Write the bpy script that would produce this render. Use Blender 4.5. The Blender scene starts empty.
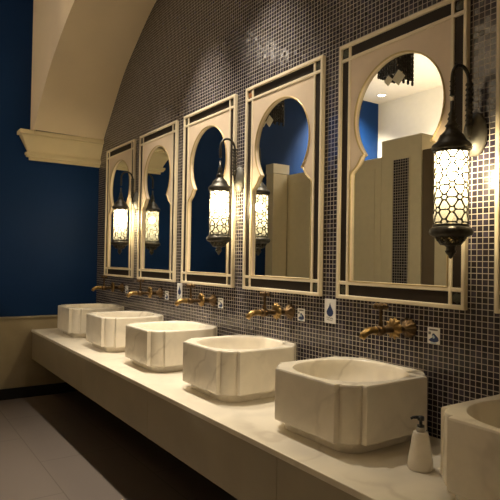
import bpy, bmesh, math, random
from mathutils import Vector, Matrix
random.seed(7)
PI = math.pi
S = bpy.context.scene
COL = S.collection
Z0 = 1.272            # height of the mirrors' lower edge above the floor

# ------------------------------------------------------------------ helpers
class MB:
    """collects shapes, then becomes ONE mesh object"""
    def __init__(self): self.v = []; self.f = []; self.sm = []
    def add(self, vs, fs, smooth=False):
        b = len(self.v); self.v += [tuple(v) for v in vs]
        for f in fs: self.f.append(tuple(b+i for i in f)); self.sm.append(smooth)
    def box(self, x0, x1, y0, y1, z0, z1):
        self.add([(x0,y0,z0),(x1,y0,z0),(x1,y1,z0),(x0,y1,z0),(x0,y0,z1),(x1,y0,z1),(x1,y1,z1),(x0,y1,z1)],
                 [(0,3,2,1),(4,5,6,7),(0,1,5,4),(1,2,6,5),(2,3,7,6),(3,0,4,7)])
    def lathe(self, prof, n=32, mat=None, smooth=True, cap=True, wob=None):
        """prof: (r, z) list about Z; mat places it"""
        M = mat or Matrix(); vs = []; fs = []
        for r, z in prof:
            for k in range(n):
                a = 2*PI*k/n; rr = r*(wob(a, z) if wob else 1)
                vs.append(M @ Vector((rr*math.cos(a), rr*math.sin(a), z)))
        for i in range(len(prof)-1):
            for k in range(n):
                k2 = (k+1) % n
                fs.append((i*n+k, i*n+k2, (i+1)*n+k2, (i+1)*n+k))
        if cap:
            if prof[0][0] > 1e-5: fs.append(tuple(range(n-1,-1,-1)))
            if prof[-1][0] > 1e-5: fs.append(tuple((len(prof)-1)*n+k for k in range(n)))
        self.add(vs, fs, smooth)
    def tube(self, pts, rad, n=10, closed=False, smooth=True, flat=1.0):
        P = [Vector(p) for p in pts]; m = len(P); vs = []; fs = []
        R = rad if isinstance(rad, (list, tuple)) else [rad]*m
        prev = None
        for i in range(m):
            a = P[(i-1) % m] if (closed or i > 0) else P[i]
            b = P[(i+1) % m] if (closed or i < m-1) else P[i]
            t = (b-a).normalized()
            if prev is None:
                up = Vector((0,1,0)) if abs(t.y) < .9 else Vector((0,0,1))
                nrm = (up - t*up.dot(t)).normalized()
            else:
                nrm = (prev - t*prev.dot(t)).normalized()
            prev = nrm; bn = t.cross(nrm)
            for k in range(n):
                an = 2*PI*k/n
                vs.append(P[i] + nrm*math.cos(an)*R[i]*flat + bn*math.sin(an)*R[i])
        rng = m if closed else m-1
        for i in range(rng):
            j = (i+1) % m
            for k in range(n):
                k2 = (k+1) % n
                fs.append((i*n+k, i*n+k2, j*n+k2, j*n+k))
        if not closed:
            fs.append(tuple(range(n-1,-1,-1))); fs.append(tuple((m-1)*n+k for k in range(n)))
        self.add(vs, fs, smooth)
    def bar(self, a, b, w, t, up):
        """flat bar from a to b, width w, thickness t along up"""
        a = Vector(a); b = Vector(b); d = (b-a).normalized(); u = Vector(up).normalized(); s = d.cross(u).normalized()
        vs = []
        for p in (a, b):
            for i, j in ((-1,-1),(1,-1),(1,1),(-1,1)):
                vs.append(p + s*(i*w/2) + u*(j*t/2))
        self.add(vs, [(0,1,2,3),(7,6,5,4),(0,4,5,1),(1,5,6,2),(2,6,7,3),(3,7,4,0)])
    def prism(self, poly, axis, a, b, smooth=False):
        """2-D polygon extruded along an axis from a to b"""
        def pt(p, h):
            if axis == 'z': return (p[0], p[1], h)
            if axis == 'y': return (p[0], h, p[1])
            return (h, p[0], p[1])
        n = len(poly)
        self.add([pt(p, a) for p in poly]+[pt(p, b) for p in poly],
                 [tuple(range(n-1,-1,-1)), tuple(range(n,2*n))] + [(i,(i+1)%n,n+(i+1)%n,n+i) for i in range(n)], smooth)
    def build(self, name, mat, parent=None, loc=None, bevel=0, recalc=True):
        me = bpy.data.meshes.new(name); me.from_pydata(self.v, [], self.f)
        for p, s in zip(me.polygons, self.sm): p.use_smooth = s
        if recalc:
            bm = bmesh.new(); bm.from_mesh(me); bmesh.ops.recalc_face_normals(bm, faces=bm.faces); bm.to_mesh(me); bm.free()
        me.materials.append(mat); me.update()
        o = bpy.data.objects.new(name, me); COL.objects.link(o)
        if parent: o.parent = parent
        if loc: o.location = loc
        if bevel:
            m = o.modifiers.new('bevel', 'BEVEL'); m.width = bevel; m.segments = 2; m.limit_method = 'ANGLE'; m.angle_limit = .6
        return o

def ring_faces(outer, inner):
    """triangulated flat region between two 2-D loops -> verts, tris"""
    bm = bmesh.new(); es = []
    for loop in (outer, inner):
        vs = [bm.verts.new((p[0], p[1], 0)) for p in loop]
        es += [bm.edges.new((vs[i], vs[(i+1) % len(vs)])) for i in range(len(vs))]
    bmesh.ops.triangle_fill(bm, use_beauty=True, use_dissolve=False, edges=es)
    bm.verts.index_update()
    v = [(a.co.x, a.co.y) for a in bm.verts]; f = [tuple(x.index for x in fc.verts) for fc in bm.faces]
    bm.free(); return v, f

def thing(name, label, cat, loc=(0,0,0), group=None):
    o = bpy.data.objects.new(name, None); COL.objects.link(o); o.empty_display_size = .05
    o.location = loc; o['label'] = label; o['category'] = cat
    if group: o['group'] = group
    return o
def tag(o, label, cat, group=None):
    o['label'] = label; o['category'] = cat
    if group: o['group'] = group
    return o
def struct(o): o['kind'] = 'structure'; return o
def dup(root, loc, label):
    r = root.copy(); COL.objects.link(r); r.location = loc; r['label'] = label
    for ch in list(root.children):
        c = ch.copy(); COL.objects.link(c); c.parent = r
        for g in list(ch.children):
            d = g.copy(); COL.objects.link(d); d.parent = c
    return r

# ------------------------------------------------------------------ materials
class NT:
    def __init__(self, name):
        self.m = bpy.data.materials.new(name); self.m.use_nodes = True
        self.t = self.m.node_tree; self.n = self.t.nodes; self.l = self.t.links
        self.b = self.n['Principled BSDF']; self.out = self.n['Material Output']
    def node(self, typ, **kw):
        n = self.n.new(typ)
        for k, v in kw.items(): setattr(n, k, v)
        return n
    def link(self, a, b): self.l.new(a, b)
    def math(self, op, a, b=None):
        n = self.node('ShaderNodeMath', operation=op)
        for i, x in enumerate((a, b)):
            if x is None: continue
            if isinstance(x, (int, float)): n.inputs[i].default_value = x
            else: self.link(x, n.inputs[i])
        return n.outputs[0]
    def ramp(self, fac, stops, interp='LINEAR'):
        n = self.node('ShaderNodeValToRGB'); n.color_ramp.interpolation = interp
        e = n.color_ramp.elements
        while len(e) < len(stops): e.new(.5)
        for el, (p, c) in zip(e, stops): el.position = p; el.color = (*c, 1)
        self.link(fac, n.inputs[0]); return n.outputs[0]
    def mix(self, fac, a, b):
        n = self.node('ShaderNodeMix', data_type='RGBA')
        for i, x in ((0, fac), (6, a), (7, b)):
            if isinstance(x, (int, float)): n.inputs[i].default_value = x
            elif isinstance(x, tuple): n.inputs[i].default_value = (*x, 1)
            else: self.link(x, n.inputs[i])
        return n.outputs[2]
    def noise(self, scale, detail=4, dist=0, vec=None):
        n = self.node('ShaderNodeTexNoise'); n.inputs['Scale'].default_value = scale
        n.inputs['Detail'].default_value = detail; n.inputs['Distortion'].default_value = dist
        if vec is None:
            tc = self.node('ShaderNodeTexCoord'); vec = tc.outputs['Object']
        self.link(vec, n.inputs['Vector']); return n.outputs['Fac']
    def bump(self, h, strength=.2, dist=.01):
        n = self.node('ShaderNodeBump'); n.inputs['Strength'].default_value = strength; n.inputs['Distance'].default_value = dist
        self.link(h, n.inputs['Height']); self.link(n.outputs[0], self.b.inputs['Normal'])

def plain(name, col, rough=.5, metal=0, spec=.5, var=.08, scale=14, bump=0):
    t = NT(name)
    nz = t.noise(scale, 5)
    c = t.ramp(nz, [(.3, tuple(x*(1-var) for x in col)), (.7, tuple(min(1, x*(1+var)) for x in col))])
    t.link(c, t.b.inputs['Base Color'])
    t.b.inputs['Roughness'].default_value = rough; t.b.inputs['Metallic'].default_value = metal
    t.b.inputs['Specular IOR Level'].default_value = spec
    if bump: t.bump(nz, bump, .004)
    return t.m

def marble(name, base, vein, rough=.28, scale=1.0, amount=.6):
    t = NT(name)
    tc = t.node('ShaderNodeTexCoord'); info = t.node('ShaderNodeObjectInfo')
    off = t.node('ShaderNodeVectorMath', operation='ADD')
    sc = t.node('ShaderNodeVectorMath', operation='SCALE'); t.link(info.outputs['Location'], sc.inputs[0]); sc.inputs['Scale'].default_value = 1.7
    t.link(tc.outputs['Object'], off.inputs[0]); t.link(sc.outputs[0], off.inputs[1])
    v = off.outputs[0]
    w = t.node('ShaderNodeTexWave', wave_type='BANDS', bands_direction='DIAGONAL')
    w.inputs['Scale'].default_value = 1.6*scale; w.inputs['Distortion'].default_value = 14
    w.inputs['Detail'].default_value = 4; w.inputs['Detail Scale'].default_value = 1.3; t.link(v, w.inputs['Vector'])
    veins = t.ramp(w.outputs['Fac'], [(0, (amount,)*3), (.05, (amount*.35,)*3), (.16, (0,0,0))])
    cl = t.noise(5*scale, 5, 1.0, v)
    c0 = t.ramp(cl, [(.3, tuple(x*.86 for x in base)), (.65, base)])
    msk = t.noise(2.3*scale, 2, 0, v)
    k = t.math('MULTIPLY', veins, t.ramp(msk, [(.42, (0,0,0)), (.6, (1,1,1))]))
    t.link(t.mix(k, c0, vein), t.b.inputs['Base Color'])
    t.b.inputs['Roughness'].default_value = rough
    return t.m

def mosaic(name, pitch=.0245, grout=.0031, axes='XZ'):
    t = NT(name)
    tc = t.node('ShaderNodeTexCoord'); sp = t.node('ShaderNodeSeparateXYZ'); t.link(tc.outputs['Object'], sp.inputs[0])
    u = t.math('DIVIDE', sp.outputs[axes[0]], pitch*1.065); v = t.math('DIVIDE', sp.outputs[axes[1]], pitch)
    def edge(x):
        return t.math('ABSOLUTE', t.math('SUBTRACT', t.math('FRACT', x), .5))
    e = t.math('MAXIMUM', edge(u), edge(v))
    mk = t.node('ShaderNodeMapRange', interpolation_type='SMOOTHSTEP')
    lim = .5-grout/pitch/2
    mk.inputs['From Min'].default_value = lim-.02; mk.inputs['From Max'].default_value = lim+.02; t.link(e, mk.inputs['Value'])
    mask = mk.outputs[0]
    cb = t.node('ShaderNodeCombineXYZ'); t.link(t.math('FLOOR', u), cb.inputs[0]); t.link(t.math('FLOOR', v), cb.inputs[1])
    wn = t.node('ShaderNodeTexWhiteNoise', noise_dimensions='3D'); t.link(cb.outputs[0], wn.inputs['Vector'])
    tile = t.ramp(wn.outputs['Value'], [(0, (.014,.012,.017)), (.3, (.022,.019,.030)), (.6, (.032,.027,.046)), (.85, (.024,.017,.018)), (1, (.06,.05,.08))])
    t.link(t.mix(mask, tile, (.46,.41,.36)), t.b.inputs['Base Color'])
    r = t.node('ShaderNodeMapRange'); t.link(mask, r.inputs[0]); r.inputs['To Min'].default_value = .16; r.inputs['To Max'].default_value = .8
    t.link(r.outputs[0], t.b.inputs['Roughness'])
    # every little tile sits a hair out of plane
    geo = t.node('ShaderNodeNewGeometry')
    s = t.node('ShaderNodeVectorMath', operation='SUBTRACT'); t.link(wn.outputs['Color'], s.inputs[0]); s.inputs[1].default_value = (.5,.5,.5)
    sc = t.node('ShaderNodeVectorMath', operation='SCALE'); t.link(s.outputs[0], sc.inputs[0]); sc.inputs['Scale'].default_value = .07
    ad = t.node('ShaderNodeVectorMath', operation='ADD'); t.link(geo.outputs['Normal'], ad.inputs[0]); t.link(sc.outputs[0], ad.inputs[1])
    nm = t.node('ShaderNodeVectorMath', operation='NORMALIZE'); t.link(ad.outputs[0], nm.inputs[0])
    t.link(nm.outputs[0], t.b.inputs['Normal'])
    return t.m

def floor_mat():
    t = NT('floor_tile')
    tc = t.node('ShaderNodeTexCoord'); mp = t.node('ShaderNodeMapping')
    mp.inputs['Location'].default_value = (-2.67+1.2, -1.051, 0); t.link(tc.outputs['Object'], mp.inputs[0])
    b = t.node('ShaderNodeTexBrick'); b.offset = .5; b.squash = 1
    b.inputs['Scale'].default_value = 1; b.inputs['Brick Width'].default_value = 1.2; b.inputs['Row Height'].default_value = .6
    b.inputs['Mortar Size'].default_value = .004; b.inputs['Mortar Smooth'].default_value = .2
    b.inputs['Color1'].default_value = (.145,.118,.102,1); b.inputs['Color2'].default_value = (.155,.128,.112,1); b.inputs['Mortar'].default_value = (.072,.056,.045,1)
    t.link(mp.outputs[0], b.inputs['Vector'])
    nz = t.noise(3, 6, 1)
    c = t.mix(t.math('MULTIPLY', nz, .35), b.outputs['Color'], (.12,.095,.075))
    t.link(c, t.b.inputs['Base Color']); t.b.inputs['Roughness'].default_value = .5
    return t.m

M = {}
M['tile'] = mosaic('mosaic_tile')
M['tile_strip'] = mosaic('mosaic_strip', .03, .005)
M['floor'] = floor_mat()
M['blue'] = plain('blue_paint', (.003,.025,.100), .6, spec=.15, var=.05, scale=2)
M['plaster'] = plain('cream_plaster', (.82,.68,.49), .7, var=.03, scale=3, bump=.03)
M['corbel'] = plain('corbel_plaster', (.72,.61,.39), .6, var=.04, scale=6)
M['ceiling'] = plain('ceiling_paint', (.80,.70,.55), .8, var=.02)
M['white_wall'] = plain('white_paint', (.78,.72,.60), .7, var=.02)
M['wain'] = plain('wainscot_stone', (.34,.28,.18), .5, var=.1, scale=5)
M['dark'] = plain('black_skirting', (.012,.011,.010), .5)
M['basin'] = marble('basin_marble', (.86,.79,.67), (.42,.36,.28), .26, 1.1, .36)
M['counter'] = marble('counter_marble', (.84,.77,.64), (.45,.37,.28), .3, .7, .35)
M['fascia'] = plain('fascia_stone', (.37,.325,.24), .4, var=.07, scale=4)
M['cream'] = plain('frame_cream', (.76,.62,.47), .45, var=.03)
M['bead'] = plain('bead_cream', (.80,.70,.52), .4, var=.03)
M['inlay'] = plain('dark_inlay', (.024,.016,.011), .6, spec=.25, var=.15)
M['orn'] = plain('ornament_green', (.055,.058,.035), .4, var=.5, scale=120)
M['orange'] = plain('ornament_orange', (.42,.17,.06), .4, var=.3, scale=90)
M['edge'] = plain('gilt_edge', (.52,.40,.20), .35, .3)
M['iron'] = plain('dark_metal', (.055,.050,.042), .42, .75, var=.3, scale=60, bump=.3)
M['iron_grey'] = plain('grey_metal', (.15,.145,.13), .55, .3, var=.15, scale=40)
M['steel'] = plain('brushed_steel', (.50,.47,.42), .4, .6, var=.1)
M['brass'] = plain('aged_brass', (.27,.175,.070), .38, 1.0, var=.35, scale=45, bump=.15)
M['brass_dark'] = plain('dark_brass', (.10,.062,.030), .45, .85, var=.4, scale=60, bump=.3)
M['black'] = plain('black_plastic', (.012,.012,.014), .35)
M['paper'] = plain('sign_white', (.86,.85,.84), .5, var=.02)
M['ink'] = plain('sign_blue', (.012,.035,.13), .45, var=.05)
M['ink_pale'] = plain('sign_pale_blue', (.45,.56,.66), .5, var=.05)
M['ink_grey'] = plain('sign_grey', (.16,.15,.16), .5, var=.05)
M['stall'] = plain('stall_laminate', (.80,.70,.50), .45, var=.03)
M['stall_dark'] = plain('stall_brown', (.15,.105,.06), .45, var=.05)
M['crystal'] = plain('smoky_beads', (.05,.042,.035), .25, .3, var=.6, scale=70)
M['diamond'] = plain('frosted_diamond', (.80,.72,.60), .5, var=.05)
t = NT('mirror_glass'); t.b.inputs['Base Color'].default_value = (.80,.83,.82,1); t.b.inputs['Metallic'].default_value = 1; t.b.inputs['Roughness'].default_value = .0
M['mirror'] = t.m
t = NT('lantern_glass')
tr = t.node('ShaderNodeBsdfTranslucent'); tr.inputs[0].default_value = (.36,.33,.235,1)
tp = t.node('ShaderNodeBsdfTransparent'); tp.inputs[0].default_value = (1,.93,.74,1)
mx = t.node('ShaderNodeMixShader'); mx.inputs[0].default_value = .55
t.link(tr.outputs[0], mx.inputs[1]); t.link(tp.outputs[0], mx.inputs[2]); t.link(mx.outputs[0], t.out.inputs[0])
M['lamp_glass'] = t.m
def emis(name, col, s):
    t = NT(name); t.b.inputs['Base Color'].default_value = (*col, 1)
    t.b.inputs['Emission Color'].default_value = (*col, 1); t.b.inputs['Emission Strength'].default_value = s
    return t.m
M['glow'] = emis('downlight_glow', (1,.82,.58), 14)

# ------------------------------------------------------------------ the room
XN, XB, YO, ZC = -3.4, 4.66, 4.52, 2.71+Z0
YF0 = .62
m = MB(); m.box(XN, XB+.12, -.12, 0, 0, Z0+3.4); struct(m.build('wall_right', M['tile']))
m = MB(); m.box(XB, XB+.12, 0, YO, 0, Z0+3.4); struct(m.build('wall_back', M['blue']))
m = MB(); m.box(XN, XB+.12, YO, YO+.12, 0, ZC+.1); struct(m.build('wall_left', M['white_wall']))
m = MB(); m.box(XN-.12, XN, -.12, YO+.12, 0, Z0+3.4); struct(m.build('wall_front', M['white_wall']))
m = MB(); m.box(XN-.12, XB+.12, -.12, YO+.12, -.1, 0); struct(m.build('floor', M['floor']))
ZA = Z0+3.25; YB = 2.95       # higher ceiling over the aisle, a drop beyond it
m = MB(); m.box(XN, XB, YF0, YB, ZA, ZA+.1); m.box(XN, XB, YB, YO, ZC, ZC+.1); m.box(XN, XB, YB-.1, YB, ZC, ZA); struct(m.build('ceiling', M['ceiling']))
m = MB(); m.box(4.60, XB, 0, 1.9, .11, Z0-.455); m.box(4.585, XB, 0, 1.9, Z0-.455, Z0-.437)
struct(m.build('trim_1', M['wain'], bevel=.004))
m = MB(); m.box(4.59, XB, 0, 1.9, 0, .11); struct(m.build('baseboard_back', M['dark']))

def cat(pts, n=8):
    """smooth curve through 2-D points"""
    out = []
    for i in range(len(pts)-1):
        p0 = pts[max(i-1,0)]; p1 = pts[i]; p2 = pts[i+1]; p3 = pts[min(i+2,len(pts)-1)]
        for k in range(n):
            s = k/n
            out.append(tuple(.5*((2*p1[j])+(-p0[j]+p2[j])*s+(2*p0[j]-5*p1[j]+4*p2[j]-p3[j])*s*s+(-p0[j]+3*p1[j]-3*p2[j]+p3[j])*s**3) for j in (0,1)))
    out.append(pts[-1]); return out
wallc = [(4.53,1.49),(4.33,1.694),(3.98,2.046),(3.65,2.273),(3.18,2.533),(2.5,2.76),(1.75,2.85)]
frontc = [(4.50,1.49),(4.30,1.675),(4.07,1.85),(3.87,1.99),(3.55,2.15),(3.14,2.31),(2.5,2.47),(1.75,2.54)]
def full(c):
    c = cat(c); return c + [(3.5-x, z) for x, z in reversed(c[:-1])]
def resamp(c, n=72):
    L = [0]
    for a, b in zip(c, c[1:]): L.append(L[-1]+math.hypot(b[0]-a[0], b[1]-a[1]))
    out = []; j = 0
    for i in range(n+1):
        s = L[-1]*i/n
        while j < len(L)-2 and L[j+1] < s: j += 1
        f = (s-L[j])/max(1e-9, L[j+1]-L[j]); out.append(tuple(c[j][k]+(c[j+1][k]-c[j][k])*f for k in (0,1)))
    return out
wc, fc = resamp(full(wallc)), resamp(full(frontc))
YF = .745
m = MB(); n = len(wc); NY = 8; vs = []; fs = []
for j in range(NY+1):
    s = j/NY
    for i in range(n):
        vs.append((wc[i][0]*(1-s)+fc[i][0]*s, .001+(YF-.001)*s, Z0+wc[i][1]*(1-s)+fc[i][1]*s))
for j in range(NY):
    for i in range(n-1): fs.append((j*n+i, j*n+i+1, (j+1)*n+i+1, (j+1)*n+i))
m.add(vs, fs, True)
so = struct(m.build('trim_2', M['plaster'], recalc=False))
# the spandrel over the arch, facing the room
m = MB(); top = Z0+3.27
x0s, x1s = XB, XN
lo = [(x0s, 1.45), (fc[0][0], 1.45)] + fc + [(fc[-1][0], 1.45), (x1s, 1.45)]
for a, b in zip(lo, lo[1:]):
    if abs(a[0]-b[0]) < 1e-6: continue
    vs = [(a[0],YF,Z0+a[1]),(b[0],YF,Z0+b[1]),(b[0],YF,top),(a[0],YF,top)]
    vs += [(x, y-.02, z+.02) for x, y, z in vs]
    m.add(vs, [(0,1,2,3),(7,6,5,4),(0,4,5,1),(2,6,7,3)])
struct(m.build('trim_3', M['plaster']))
# corbel on the back wall: stacked mouldings
prof = [(.005,1.197),(.005,1.224),(.034,1.227),(.034,1.240),(.046,1.248),(.046,1.272),(.022,1.276),(.030,1.30),(.062,1.36),(.085,1.405),(.100,1.430),(.100,1.442),(.126,1.446),(.126,1.482),(.118,1.49)]
m = MB(); vs = []; fs = []
for o_, z in prof:
    xf = 4.64-o_; ye = .75+o_
    vs += [(xf,0,Z0+z),(xf,ye,Z0+z),(XB,ye,Z0+z),(XB,0,Z0+z)]
for i in range(len(prof)-1):
    for k in range(4): fs.append((i*4+k, i*4+(k+1)%4, (i+1)*4+(k+1)%4, (i+1)*4+k))
fs += [(3,2,1,0), tuple(len(vs)-4+k for k in range(4))]
m.add(vs, fs); struct(m.build('trim_4', M['corbel'], bevel=.003))

# ------------------------------------------------------------------ mirrors
MW, MH, FD = .768, 1.3406, .027
MX = -.014            # its near edge, along the wall
BO, BI = .018, .066     # outer bead width, where the inner bead starts
BI2 = .082
ZB, ZB2 = .074, .092
cx, cz, cr = .384, .918, .268
def keyhole(grow=0):
    """closed outline, counter-clockwise: straight jambs, an ogee shoulder, a horseshoe arch"""
    r = cr+grow; h = .292+grow; neck = .214+grow
    a0 = -math.asin(min(1,.178/cr))
    P = [(cx-h, ZB2+.004-grow), (cx+h, ZB2+.004-grow), (cx+h, .630)]
    P += [(cx+neck+.078, .645), (cx+neck+.070, .660), (cx+neck+.052, .672), (cx+neck+.030, .690), (cx+neck+.014, .712), (cx+neck+.004, .730)]
    N = 40
    for i in range(N+1):
        a = a0+(PI-2*a0)*i/N
        P.append((cx+r*math.cos(a), cz+r*math.sin(a)))
    P += [(2*cx-x, z) for x, z in reversed(P[2:9])]
    return P
def make_mirror(label):
    t = thing('wall_mirror', label, 'mirror', (MX,0,Z0-.006), 'keyhole mirrors along the tiled wall')
    K = keyhole()
    out = [(BI2-.004,ZB2-.004),(MW-BI2+.004,ZB2-.004),(MW-BI2+.004,MH-ZB2+.004),(BI2-.004,MH-ZB2+.004)]
    v, f = ring_faces(out, K)
    m = MB(); y = .017
    m.add([(a,y,b) for a,b in v], f)
    nK = len(K); m.add([(a,y,b) for a,b in K]+[(a,.004,b) for a,b in K], [(i,(i+1)%nK,nK+(i+1)%nK,nK+i) for i in range(nK)])
    m.build('arch_panel', M['cream'], t, recalc=False)
    # rim bead round the opening
    m = MB(); m.tube([(a,y+.001,b) for a,b in keyhole(.004)], .0048, 8, closed=True); m.build('arch_rim', M['edge'], t)
    m = MB(); m.prism([(.06,.06),(MW-.06,.06),(MW-.06,MH-.06),(.06,MH-.06)], 'y', .001, .005); m.build('mirror_glass', M['mirror'], t)
    # dark inlay band
    m = MB()
    m.box(BO-.004,BI+.004,.001,.014,.004,MH-.004); m.box(MW-BI-.004,MW-BO+.004,.001,.014,.004,MH-.004)
    m.box(BI,MW-BI,.001,.0138,.004,ZB+.004); m.box(BI,MW-BI,.001,.0138,MH-ZB-.004,MH-.004)
    m.build('dark_band', M['inlay'], t)
    # cream beads: outer and inner; the inner ones run through to the edge and square off the corners
    m = MB()
    for x0,x1 in ((0,BO),(MW-BO,MW)): m.box(x0,x1,0,FD,0,MH)
    for z0,z1 in ((0,.020),(MH-.020,MH)): m.box(BO-.002,MW-BO+.002,0,FD-.0005,z0,z1)
    m.build('outer_bead', M['bead'], t, bevel=.004)
    m = MB()
    for x0,x1 in ((BI,BI2),(MW-BI2,MW-BI)): m.box(x0,x1,.002,.022,.01,MH-.01)
    for z0,z1 in ((ZB,ZB2),(MH-ZB2,MH-ZB)): m.box(.01,MW-.01,.002,.0215,z0,z1)
    m.build('inner_bead', M['bead'], t, bevel=.003)
    for px in (.042, MW-.042):
        for pz in (.048, MH-.048):
            m = MB(); Mx = Matrix.Translation((px,.0135,pz)) @ Matrix.Rotation(-PI/2,4,'X')
            m.lathe([(.021,0),(.021,.002),(.017,.004),(.013,.003),(.009,.005),(.0,.006)], 24, Mx, wob=lambda a,z: 1+.12*math.cos(8*a))
            m.build('corner_ornament', M['orn'], t)
    return t
mlab = ['keyhole mirror reflecting white ceiling, a downlight and a tiled stall pillar',
        'keyhole mirror with an orange top corner square, reflecting a lantern and stall panels',
        'keyhole mirror behind the middle lantern, reflecting only dark blue wall',
        'keyhole mirror reflecting the cream cornice and the far lantern',
        'keyhole mirror closest to the blue end wall, half hidden by its lantern',
        'keyhole mirror cut off by the right edge of the photo']
mir0 = make_mirror(mlab[0]); mirrors = [mir0]
for k, lb in zip((1,2,3,4,-1), mlab[1:]): mirrors.append(dup(mir0, (MX+.9*k,0,Z0-.006), lb))
for ch in mirrors[1].children:      # the one orange corner square
    if ch.name.startswith('corner_ornament') and ch.data.vertices[0].co.x > .4 and ch.data.vertices[0].co.z > 1:
        ch.data = ch.data.copy(); ch.data.materials[0] = M['orange']; ch['label'] = 'orange corner ornament'

# ------------------------------------------------------------------ counter
ZT, ZF = Z0-.574, Z0-.878
t = thing('vanity_counter', 'long cream marble counter on the tiled wall carrying the row of basins', 'counter', (0,.35,ZF))
def off(m_): m_.v = [(x, y-.35, z-ZF) for x, y, z in m_.v]; return m_
CX0, CX1 = -2.6, 4.598
m = MB(); m.box(CX0, CX1, .002, .70, ZT-.026, ZT); off(m).build('worktop', M['counter'], t, bevel=.003)
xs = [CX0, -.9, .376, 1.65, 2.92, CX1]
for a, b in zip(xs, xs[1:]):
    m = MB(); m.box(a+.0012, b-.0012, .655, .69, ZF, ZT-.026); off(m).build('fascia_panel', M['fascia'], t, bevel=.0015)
m = MB(); m.box(CX0, CX1, .002, .655, ZT-.066, ZT-.027); off(m).build('underside_board', M['dark'], t)

# ------------------------------------------------------------------ basins
SX, SY, CC = .564, .542, .090
BH0, BH1 = .046, .279
def corner_notch(st=.026):
    """plan outline with four chamfered corners, each chamfer let in by a little step; counter-clockwise"""
    P = []
    hx, hy = SX/2, SY/2
    for q, (sx, sy) in enumerate(((1,1),(-1,1),(-1,-1),(1,-1))):
        a = [(hx, hy-CC), (hx-st, hy-CC+.002)]
        p, r = Vector((hx-st, hy-CC+.002)), Vector((hx-CC+.002, hy-st))
        mid = []
        for i in range(1, 8):
            s = i/8; c = p.lerp(r, s) + Vector((1,1)).normalized()*(.017*math.sin(PI*s)**.55); mid.append((c.x, c.y))
        a += mid + [(hx-CC+.002, hy-st), (hx-CC, hy)]
        a = [(x*sx, y*sy) for x, y in a]
        if sx*sy < 0: a.reverse()
        P += a
    return P
def make_basin(label):
    t = thing('vessel_basin', label, 'basin', (0,0,0), 'marble basins along the counter')
    P = corner_notch(); n = len(P)
    m = MB(); vs = []; fs = []
    lev = [(.985,BH0),(1,BH0+.006),(1,BH1-.008),(.992,BH1-.002),(.984,BH1)]
    for s, z in lev: vs += [(x*s, y*s, z) for x, y in P]
    for i in range(len(lev)-1):
        for k in range(n): fs.append((i*n+k, i*n+(k+1)%n, (i+1)*n+(k+1)%n, (i+1)*n+k))
    fs.append(tuple(range(n-1,-1,-1))); m.add(vs, fs)
    N = 64; ax, ay = .252, .246
    def sq(a, s):      # slightly squared circle
        c, d = math.cos(a), math.sin(a); q = (abs(c)**2.3+abs(d)**2.3)**(-1/2.3)
        return (c*q*ax*s*.985, d*q*ay*s*.985)
    rim = [sq(2*PI*k/N, 1) for k in range(N)]
    v, f = ring_faces([(x*.984, y*.984) for x, y in P], rim)
    m.add([(a,b,BH1) for a,b in v], f)
    rings = [(1,BH1),(.985,BH1-.006),(.965,BH1-.03),(.93,BH1-.07),(.86,BH1-.11),(.72,BH1-.145),(.5,BH1-.165),(.25,BH1-.174),(.12,BH1-.177)]
    vs = []; fs = []
    for s, z in rings: vs += [(*sq(2*PI*k/N, s), z) for k in range(N)]
    for i in range(len(rings)-1):
        for k in range(N): fs.append((i*N+k, i*N+(k+1)%N, (i+1)*N+(k+1)%N, (i+1)*N+k))
    fs.append(tuple((len(rings)-1)*N+k for k in range(N)))
    m.add(vs, fs, True)
    o = m.build('basin_body', M['basin'], t, recalc=False)
    bm = bmesh.new(); bm.from_mesh(o.data); bmesh.ops.remove_doubles(bm, verts=bm.verts, dist=1e-5); bmesh.ops.recalc_face_normals(bm, faces=bm.faces); bm.to_mesh(o.data); bm.free()
    m = MB()
    Q = [(sx*(.150)+.082*math.cos(a), sy*(.142)+.082*math.sin(a)) for sx, sy, a in [(sx, sy, a0+PI/2*i/8) for sx, sy, a0 in ((1,1,0),(-1,1,PI/2),(-1,-1,PI),(1,-1,1.5*PI)) for i in range(9)]]
    m.prism(Q, 'z', 0, BH0+.002); m.build('foot', M['basin'], t, bevel=.003)
    m = MB(); m.lathe([(.0,BH1-.176),(.028,BH1-.175),(.030,BH1-.172),(.024,BH1-.170),(.010,BH1-.171),(0,BH1-.171)], 24, cap=False); m.build('drain', M['brass_dark'], t)
    return t
bl = ['marble basin with the soap dispenser standing at its near side',
      'marble basin below the orange-cornered mirror, first without a soap dispenser beside it',
      'marble basin below the middle lantern, with a dark knot in its front corner',
      'second marble basin from the blue end wall, overlapping the end one',
      'marble basin at the blue end wall, farthest along the counter',
      'dim marble basin cut off by the right edge of the photo']
bl[1] = 'second nearest whole marble basin, just beyond the basin with the soap dispenser'
bl[2] = 'third whole marble basin along the counter from the soap dispenser'
b0 = make_basin(bl[0]); b0.location = (.396,.274,ZT)
for k, lb in zip((1,2,3,4,-1), bl[1:]): dup(b0, (.396+.9*k,.274,ZT), lb)

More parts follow.
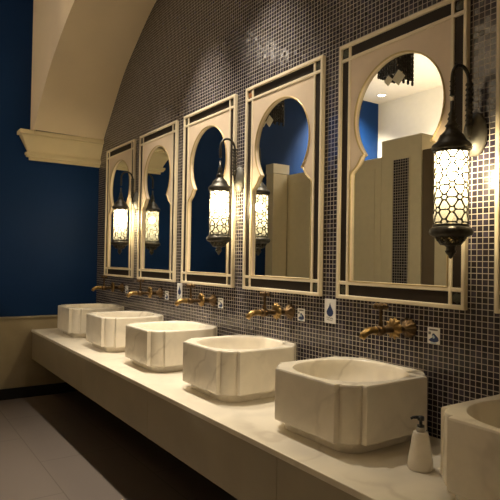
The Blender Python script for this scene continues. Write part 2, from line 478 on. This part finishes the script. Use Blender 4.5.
# ------------------------------------------------------------------ taps
def YM(y, z=0): return Matrix.Translation((0,y,z)) @ Matrix.Rotation(-PI/2,4,'X')   # lathe axis along +Y
def make_tap(label):
    t = thing('wall_tap', label, 'tap', (0,0,0), 'brass wall taps over the basins')
    m = MB(); m.lathe([(.044,0),(.046,.006),(.036,.014),(.030,.022),(.018,.030),(.016,.05)], 40, YM(0), wob=lambda a,z: 1+.08*math.cos(10*a))
    m.build('wall_flange', M['brass_dark'], t)  # shade on the flange at the wall is put into its darker brass
    m = MB(); m.lathe([(.015,.04),(.015,.085),(.020,.09),(.020,.10),(.014,.11),(.013,.165),(.020,.172),(.024,.19),(.022,.208),(.014,.214)], 24, YM(0)); m.build('tap_body', M['brass_dark'], t)
    # fan-shaped shell
    m = MB(); m.lathe([(.016,.088),(.040,.094),(.046,.106),(.036,.112),(.016,.118)], 44, YM(0,.006), wob=lambda a,z: 1+.13*math.cos(11*a))
    m.build('shell_ornament', M['brass'], t)
    m = MB(); pts = [(0,.21,0),(0,.235,.003),(0,.258,.004),(0,.280,-.002),(0,.296,-.012),(0,.306,-.026)]
    m.tube(pts, [.013,.016,.017,.017,.016,.014], 16); m.lathe([(.017,0),(.019,.004),(.017,.008)], 20, Matrix.Translation((0,.222,.002)) @ Matrix.Rotation(-PI/2,4,'X'))
    m.build('spout', M['brass'], t)
    m = MB(); m.lathe([(.013,.018),(.010,.03),(.013,.036),(.008,.044),(.007,.075),(.011,.080),(.008,.086),(.007,.094)], 20, Matrix.Translation((0,.19,0))); m.build('handle_stem', M['brass_dark'], t)
    m = MB()
    for k in range(4):
        a = PI/4+PI/2*k; m.lathe([(0,-.015),(.012,-.011),(.0165,0),(.012,.011),(0,.015)], 14, Matrix.Translation((.019*math.cos(a),.19+.019*math.sin(a),.108)))
    m.lathe([(0,-.012),(.011,-.006),(.012,.006),(.006,.015),(0,.018)], 16, Matrix.Translation((0,.19,.108)))
    m.build('cross_handle', M['brass_dark'], t)
    return t
tl = ['brass wall tap over the basin beside the soap dispenser',
      'brass wall tap below the orange-cornered mirror, between a drop sign and a hand sign',
      'brass wall tap whose spout crosses in front of the farther drop sign',
      'brass wall tap fourth from the soap dispenser, second from the end wall',
      'brass wall tap closest to the blue end wall']
t0 = make_tap(tl[0]); t0.location = (.29,.0005,Z0-.115)
tl[1] = 'brass wall tap over the second nearest whole basin'
for k in (1,2,3,4): dup(t0, (.27+.9*k if k == 1 else .27+.9*k,.0005,Z0-.115+(.004 if k > 1 else 0)), tl[k])

# ------------------------------------------------------------------ signs
def poly_part(name, poly, y, mat, parent):
    m = MB(); m.prism(poly, 'y', y, y+.0006); return m.build(name, mat, parent)
def flip(poly): return [(-x, z) for x, z in poly]      # seen from the room +X runs to the left
def stroke(pts, w):
    """flat pen stroke"""
    L = []; R = []
    for i, p in enumerate(pts):
        a = Vector(pts[max(i-1,0)]); b = Vector(pts[min(i+1,len(pts)-1)]); d = (b-a).normalized(); n_ = Vector((-d.y, d.x))
        L.append(tuple(Vector(p)+n_*w/2)); R.append(tuple(Vector(p)-n_*w/2))
    return L + R[::-1]
def make_hand_sign(label):
    t = thing('hand_sign', label, 'sign', (0,0,0), 'hand signs on the tiles')
    w, h = .032, .036
    m = MB(); m.box(-w,w,0,.003,-h,h); m.build('sign_plate', M['paper'], t, bevel=.0008)
    # caption strip, pictogram of a hand in a wave
    poly_part('caption_strip', flip([(-.022,.022),(.022,.022),(.022,.029),(-.022,.029)]), .0031, M['ink_grey'], t)
    poly_part('small_square', flip([(-.026,.004),(-.014,.004),(-.014,.016),(-.026,.016)]), .0031, M['ink_grey'], t)
    hand = [(-.026,-.022),(-.016,-.014),(-.006,-.008),(-.008,.002),(-.004,.009),(.003,.010),(.010,.004),(.018,-.002),(.025,-.008),(.027,-.018),(.022,-.025),(.008,-.029),(-.010,-.028)]
    poly_part('hand_print', flip(hand), .0031, M['ink'], t)
    poly_part('drop_print', flip([(-.003,-.012),(.004,-.013),(.008,-.007),(.003,.001),(-.003,.004),(-.005,-.004)]), .0038, M['ink_pale'], t)
    m = MB(); m.prism(flip([(-.012,-.035),(.014,-.035),(.018,-.030),(-.016,-.030)]), 'y', .0031, .0036); m.build('wave_print', M['ink_pale'], t)
    return t
hl = ['small white hand sign beside the tap over the soap dispenser basin',
      'small white hand sign right of the second tap, left of the nearer drop sign',
      'small white hand sign just right of the tap that crosses the farther drop sign',
      'small white hand sign left of the farther drop sign',
      'tiny white hand sign nearest the blue end wall']
h0 = make_hand_sign(hl[0]); h0.location = (.153,.0005,Z0-.132)
for k, x in ((1,1.066),(2,1.966),(3,2.850),(4,3.751)): dup(h0, (x,.0005,Z0-.124), hl[k])
def make_drop_sign(label):
    t = thing('drop_sign', label, 'sign', (0,0,0), 'water drop signs on the tiles')
    w, h = .044, .066
    m = MB(); m.box(-w,w,0,.003,-h,h); m.build('sign_plate', M['paper'], t, bevel=.0008)
    D = []
    for i in range(33):
        a = -PI/2-PI*1.0+ 2*PI*i/32
        r = .0235; x = r*math.cos(a); z = r*math.sin(a)
        s = max(0, math.sin(a)); D.append((x*(1-.92*s**1.7), z*(1+1.0*s**1.6)))
    D = [(x*1.12, z*1.08-.004) for x, z in D[:-1]]
    poly_part('drop_print', flip(D), .0031, M['ink'], t)
    m = MB()
    for k, (x, a_) in enumerate(((-.022,.006),(-.012,.004),(-.004,.005),(.006,.006),(.014,.004),(.021,.005))):
        z = -.037-.003*(k % 2)-.0006*k
        m.prism(flip(stroke([(x-.004,z),(x-.001,z+a_),(x+.002,z+.001),(x+.005,z+.003)], .0028)), 'y', .0031, .0036)
    m.prism(flip(stroke([(-.024,-.046),(-.008,-.048),(.010,-.049),(.022,-.051)], .0026)), 'y', .0031, .0036)
    m.build('lettering', M['ink_grey'], t)
    return t
d0 = make_drop_sign('white sign with a blue water drop below the gap beside the nearest lantern\'s mirror'); d0.location = (.822,.0005,Z0-.082)
d0['label'] = 'white sign with blue water drop, the larger and nearer of two'
dup(d0, (2.612,.0005,Z0-.076), 'white water drop sign partly hidden behind the bright tap spout')

# ------------------------------------------------------------------ lanterns
def make_lantern(label):
    """origin at the wall plate; wall at local y=0, body axis at y=.170"""
    t = thing('wall_lantern', label, 'lantern', (0,0,0), 'Moorish wall lanterns between the mirrors')
    A = .165; TZ = Matrix.Translation((0,A,0)); G = .0625
    def SQ(m_): m_.v = [(x, y, -.29+.945*(z+.29)) for x, y, z in m_.v]; return m_
    m = MB()
    m.lathe([(.050,.001),(.054,.008),(.050,.022),(.034,.036),(.020,.048),(0,.052)], 32, Matrix.Scale(1.7,4,(0,0,1)) @ YM(0))
    m.build('wall_plate', M['iron_grey'], t)
    m = MB(); pts = [(0,.040,-.01),(0,.050,.03),(0,.052,.10),(0,.052,.19),(0,.053,.206)]
    rr = (A-.053)/2
    for i in range(1,13):
        a = PI-PI*i/12; pts.append((0,.053+rr+rr*math.cos(a),.206+.060*math.sin(a)))
    pts += [(0,A,.185),(0,A,.135)]
    m.tube(pts, [.014,.013,.012,.011,.009]+[.0075]*12+[.008,.008], 12)
    for i in range(9):      # leaf scales up the back of the bracket and a twist on the hanger
        z = .02+.021*i; m.lathe([(.004,0),(.0165,.010),(.013,.018),(.004,.022)], 10, Matrix.Translation((0,.052,z)))
    for i in range(4):
        z = .130+.018*i; m.lathe([(.004,0),(.0115,.006),(.004,.014)], 10, Matrix.Translation((0,A,z)))
    m.build('arm', M['iron'], t)
    m = MB(); m.lathe([(.062,-.076),(.074,-.074),(.078,-.064),(.076,-.054),(.068,-.044),(.056,-.034),(.050,-.020),(.046,-.010),(.034,.002),(.026,.012),(.022,.024),(.027,.030),(.020,.040),(.014,.052),(.018,.060),(.012,.070),(.015,.080),(.008,.092),(.007,.135)], 40, TZ)
    SQ(m).build('cap', M['iron'], t)
    m = MB()
    m.lathe([(G,-.400),(G,-.072)], 40, TZ, cap=False)
    SQ(m).build('glass_cylinder', M['lamp_glass'], t)
    # fretwork: six-point stars whose tips are tied to their neighbours
    m = MB(); R = G+.003; NC = 7; W = 2*PI*R/NC; H = W*math.sqrt(3)/2; z_lo, z_hi = -.390, -.080
    def P3(u, z): a = u/R; return Vector((R*math.cos(a), A+R*math.sin(a), z))
    def seg(a, b):
        z1, z2 = a[1], b[1]
        if max(z1,z2) > z_hi+.001 or min(z1,z2) < z_lo-.001: return
        p, q = P3(*a), P3(*b); c = (p+q)/2; m.bar(p, q, .0060, .0035, (c.x, c.y-A, 0))
    rows = 9
    for r in range(rows):
        zc = z_lo+.012+H*r
        for c in range(NC):
            uc = W*(c+.5*(r % 2)); ro, ri = W*.29, W*.165
            tips = [(uc+ro*math.cos(PI/3*k), zc+ro*math.sin(PI/3*k)) for k in range(6)]
            ins = [(uc+ri*math.cos(PI/3*k+PI/6), zc+ri*math.sin(PI/3*k+PI/6)) for k in range(6)]
            for k in range(6):
                seg(tips[k], ins[k]); seg(ins[k], tips[(k+1)%6])
            for k in range(3):
                a = PI/3*k; n2 = (uc+(W-ro)*math.cos(a), zc+(W-ro)*math.sin(a)); seg(tips[k], n2)
    for z in (z_lo, z_hi): m.lathe([(R-.002,z-.005),(R+.003,z-.005),(R+.003,z+.005),(R-.002,z+.005)], 40, TZ, cap=False)
    SQ(m).build('fretwork', M['iron'], t, recalc=True)
    m = MB(); m.lathe([(.054,-.396),(.070,-.396),(.079,-.404),(.083,-.416),(.080,-.428),(.068,-.436),(.056,-.438)], 44, TZ, wob=lambda a,z: 1+.015*math.cos(22*a))
    SQ(m).build('bottom_rim', M['iron'], t)
    m = MB(); N = 12
    zs = [-.436,-.450,-.466]; rs = [.060,.053,.040]
    for i in range(2):
        for k in range(N):
            for dk in (-.5,.5):
                a = 2*PI*(k+.5*i)/N; b = 2*PI*(k+.5*i+dk)/N
                p = Vector((rs[i]*math.cos(a), A+rs[i]*math.sin(a), zs[i])); q = Vector((rs[i+1]*math.cos(b), A+rs[i+1]*math.sin(b), zs[i+1]))
                m.bar(p, q, .006, .003, ((p.x+q.x)/2, (p.y+q.y)/2-A, 0))
    m.lathe([(.036,-.464),(.043,-.466),(.040,-.471),(.024,-.474),(.017,-.480),(.018,-.490),(.022,-.498),(.018,-.506),(.009,-.516),(.007,-.524),(0,-.530)], 28, TZ)
    SQ(m).build('basket', M['iron'], t)
    m = MB(); m.lathe([(.056,-.432),(.050,-.448),(.037,-.464)], 32, TZ, cap=False); SQ(m).build('basket_glow_liner', M['lamp_glass'], t)  # added liner that catches bulb light so the basket holes glow
    return t
LX = [-.046, 1.735, 3.535]
lz = Z0+.722
ll = ['nearest and largest glowing Moorish wall lantern, at the edge of the big mirror',
      'glowing wall lantern in the middle of the wall, third mirror behind it',
      'farthest glowing wall lantern, in front of the mirror by the blue end wall']
L0 = make_lantern(ll[0]); L0.location = (LX[0],.0005,lz)
for i in (1,2): dup(L0, (LX[i],.0005,lz+.012), ll[i])
def point(x, y, z, e, col, r=.03, name='lamp'):
    d = bpy.data.lights.new(name, 'POINT'); d.energy = e; d.color = col; d.shadow_soft_size = r
    o = bpy.data.objects.new(name, d); COL.objects.link(o); o.location = (x,y,z); return o
def spot(x, y, z, e, col, ang=100, blend=.6, r=.04, aim=None, name='spot_lamp'):
    d = bpy.data.lights.new(name, 'SPOT'); d.energy = e; d.color = col; d.shadow_soft_size = r; d.spot_size = math.radians(ang); d.spot_blend = blend
    o = bpy.data.objects.new(name, d); COL.objects.link(o); o.location = (x,y,z)
    dr = Vector(aim)-Vector((x,y,z)) if aim else Vector((0,0,-1))
    o.rotation_euler = dr.to_track_quat('-Z','Y').to_euler(); return o
WARM = (1,.88,.70)
for x in LX: point(x, .165, lz-.165, 28, (1,.87,.64), .025, 'lantern_bulb')

# ------------------------------------------------------------------ soap dispenser
t = thing('soap_dispenser', 'cone-shaped marble soap dispenser with black pump on the counter', 'soap dispenser', (-.062,.356,ZT))
m = MB(); m.lathe([(.044,0),(.0465,.004),(.0455,.030),(.0440,.038),(.0430,.042),(.030,.120),(.0275,.132),(.025,.136),(0,.136)], 36, cap=True); m.build('bottle', M['basin'], t)
m = MB(); m.lathe([(.0155,.135),(.0155,.152),(.013,.154),(0,.154)], 24, wob=lambda a,z: 1+.03*math.cos(16*a)); m.build('collar', M['steel'], t)
m = MB(); m.lathe([(.0135,.1535),(.0135,.160),(.006,.163),(.006,.176),(.0125,.178),(.0125,.190),(.010,.193),(0,.193)], 22)
m.tube([(0,0,.187),(.008,.014,.189),(.016,.027,.188),(.019,.033,.184)], [.007,.006,.005,.0045], 10)
m.build('pump', M['black'], t)

# ------------------------------------------------------------------ across the room (seen in the mirrors)
YS = 2.60
def panel(name, label, x0, x1, ztop, mat, group=None):
    t = thing(name, label, 'stall panel', ((x0+x1)/2,YS+.02,0), group)
    w = (x1-x0)/2
    m = MB(); m.box(-w,w,-.018,.018,.12,ztop); m.build('panel_board', mat, t, bevel=.002)
    m = MB(); b = .09
    for a in ((-w+b,-w+b+.012,.30,ztop-.12),(w-b-.012,w-b,.30,ztop-.12)): m.box(a[0],a[1],-.024,-.017,a[2],a[3])
    for z in (.30, ztop-.132): m.box(-w+b,w-b,-.0235,-.017,z,z+.012)
    m.build('bead_frame', mat, t)
    for sx in (-1,1):
        m = MB(); m.lathe([(.022,0),(.022,.004),(.014,.008),(.014,.125)], 14, Matrix.Translation((sx*(w-.08),0,0))); m.build('foot_post', M['iron_grey'], t)
    return t
panel('stall_panel', 'cream stall panel reflected beside the tiled pillar', 2.835, 3.70, Z0+1.36, M['stall'], 'stall panels across the room')
panel('stall_panel', 'cream stall panel reflected in the mirror with the orange corner', 3.705, 4.655, Z0+1.36, M['stall'], 'stall panels across the room')
def pillar(label, x0, x1, ztop, strip):
    t = thing('stall_pillar', label, 'pillar', ((x0+x1)/2,YS+.2,0), 'stall pillars across the room')
    w = (x1-x0)/2
    m = MB(); m.box(-w,w,-.2,.2,0,ztop); m.build('pillar_body', M['stall'], t, bevel=.003)
    if strip:
        a, b = strip; c = (x0+x1)/2
        m = MB(); m.box(a-c,b-c,-.204,-.199,.3,Z0+1.30); m.build('tile_strip', M['tile_strip'], t)
        m = MB()
        for u in (a-c-.018, b-c+.006): m.box(u,u+.012,-.208,-.199,.3,Z0+1.30)
        m.box(a-c-.018,b-c+.018,-.208,-.199,Z0+1.30,Z0+1.312); m.build('strip_edging', M['bead'], t)
    return t
pillar('cream stall pillar with a tile strip, reflected in the nearest whole mirror', 2.285, 2.83, Z0+1.535, (2.45,2.655))
pillar('plain cream stall pillar reflected behind the nearest lantern', 1.50, 2.115, Z0+1.535, None)
t = thing('stall_door', 'dark brown stall door reflected between the two pillars', 'door', (2.20,YS+.03,0))
m = MB(); m.box(-.083,.083,-.015,.015,.1,Z0+1.36); m.build('door_leaf', M['stall_dark'], t)
m = MB(); m.box(-.083,.083,-.02,.02,.004,.1); m.build('door_threshold', M['stall_dark'], t)
m = MB(); m.box(4.50,XB,2.34,2.578,0,Z0+1.36); struct(m.build('trim_5', M['stall'], bevel=.003))
m = MB(); m.box(4.49,XB,2.33,2.60,Z0+1.362,Z0+1.49); struct(m.build('trim_6', M['white_wall']))  # lit upper part of the pilaster, the light put into a paler block

def chandelier(label, x, y):
    t = thing('bead_chandelier', label, 'chandelier', (x,y,ZA), 'bead chandeliers over the aisle')
    m = MB(); m.box(-.17,.17,-.17,.17,-.03,-.001); m.build('ceiling_plate', M['iron'], t)
    zb = Z0+1.775-ZA
    for i in range(8):
        for j in range(8):
            if not (i in (0,7) or j in (0,7)): continue
            px, py = -.098+.028*i, -.098+.028*j
            lo = zb - (.05 if i == 0 else 0) - .02*((i+j) % 2)
            m = MB(); prof = [(.003,-.029)]
            z = -.03
            while z > lo:
                prof += [(.0115,z-.006),(.0115,z-.030),(.006,z-.036)]; z -= .036
            m.lathe(prof, 6, Matrix.Translation((px,py,0))); m.build('bead_strand', M['crystal'], t)
    for (px, py, s, rot) in ((-.135,-.118,.064,0),(-.030,-.121,.044,0)):
        P = [(0,-s),(s,0),(0,s),(-s,0)]; m = MB()
        if rot: m.prism([(py+a, zb-.085+b) for a,b in P], 'x', px-.004, px+.004)
        else: m.prism([(px+a, zb-.085+b) for a,b in P], 'y', py-.004, py+.004)
        m.build('diamond_plate', M['diamond'], t)
    return t
chandelier('dark bead chandelier reflected against the white ceiling', 1.73, 1.55)
chandelier('dark bead chandelier reflected against the blue wall', 3.50, 1.55)

def downlight(label, x, y):
    t = thing('recessed_downlight', label, 'ceiling light', (x,y,ZC if y > YB else ZA), 'recessed ceiling downlights')
    m = MB(); m.lathe([(.055,-.001),(.085,-.001),(.085,-.006),(.060,-.010),(.055,-.006)], 32, cap=False); m.build('trim_ring', M['white_wall'], t)
    m = MB(); m.lathe([(.056,-.002),(.056,-.004)], 32); m.build('lamp_lens', M['glow'], t)
    return t
DL = [(4.30,4.20)]
dlab = ['glowing recessed ceiling downlight reflected near the bright blue wall']
for (x,y), lb in zip(DL, dlab): downlight(lb, x, y)
spot(3.95,3.45,ZC-.02, 1150, WARM, 95, .9, aim=(4.66,3.75,Z0+1.55))  # added spot, away from the visible downlight, aimed to brighten the blue wall
spot(2.9,3.9,ZC-.02, 200, WARM, 130, .7)
spot(2.55,3.45,Z0+1.15, 230, WARM, 125, .8, .06, (2.75,4.25,ZC), 'stall_uplight')      # stands behind the tiled pillar
point(1.73,1.55,Z0+2.3, 1.3, WARM, .05, 'added_aisle_light'); point(3.35,1.40,Z0+2.454, 3.0, WARM, .03, 'added_aisle_light')  # unseen added lights: weak aisle fill, and one beside the chandelier for tile glints
# lights recessed in the vault over the counter
for x, z, e in ((-.5,2.1,3),(.6,2.45,14),(1.4,2.55,240),(2.2,2.45,270),(3.0,2.2,70),(3.8,1.75,5)):
    spot(x,.42,Z0+z, e, WARM, 66, .9)

# ------------------------------------------------------------------ world, camera
w = bpy.data.worlds.new('world'); S.world = w; w.use_nodes = True
w.node_tree.nodes['Background'].inputs[0].default_value = (.5,.4,.28,1); w.node_tree.nodes['Background'].inputs[1].default_value = .012
fpx, yaw, pitch, roll = 546.41, .5976471, .0180967, .0169575
f = Vector((math.cos(yaw)*math.cos(pitch), -math.sin(yaw)*math.cos(pitch), math.sin(pitch)))
r = f.cross(Vector((0,0,1))).normalized(); u = r.cross(f)
r2 = r*math.cos(roll)+u*math.sin(roll); u2 = -r*math.sin(roll)+u*math.cos(roll)
cd = bpy.data.cameras.new('camera'); cam = bpy.data.objects.new('camera', cd); COL.objects.link(cam)
cd.sensor_fit = 'HORIZONTAL'; cd.sensor_width = 36; cd.lens = fpx/500*36; cd.clip_start = .02
cam.matrix_world = Matrix(((r2.x,u2.x,-f.x,-1.3865),(r2.y,u2.y,-f.y,2.0385),(r2.z,u2.z,-f.z,.18858+Z0),(0,0,0,1)))
S.camera = cam
S.view_settings.view_transform = 'Standard'; S.view_settings.look = 'None'; S.view_settings.gamma = 1
S.view_settings.use_curve_mapping = False; S.view_settings.exposure = 0
S.cycles.use_denoising = True
S.cycles.max_bounces = 12; S.cycles.sample_clamp_indirect = 12
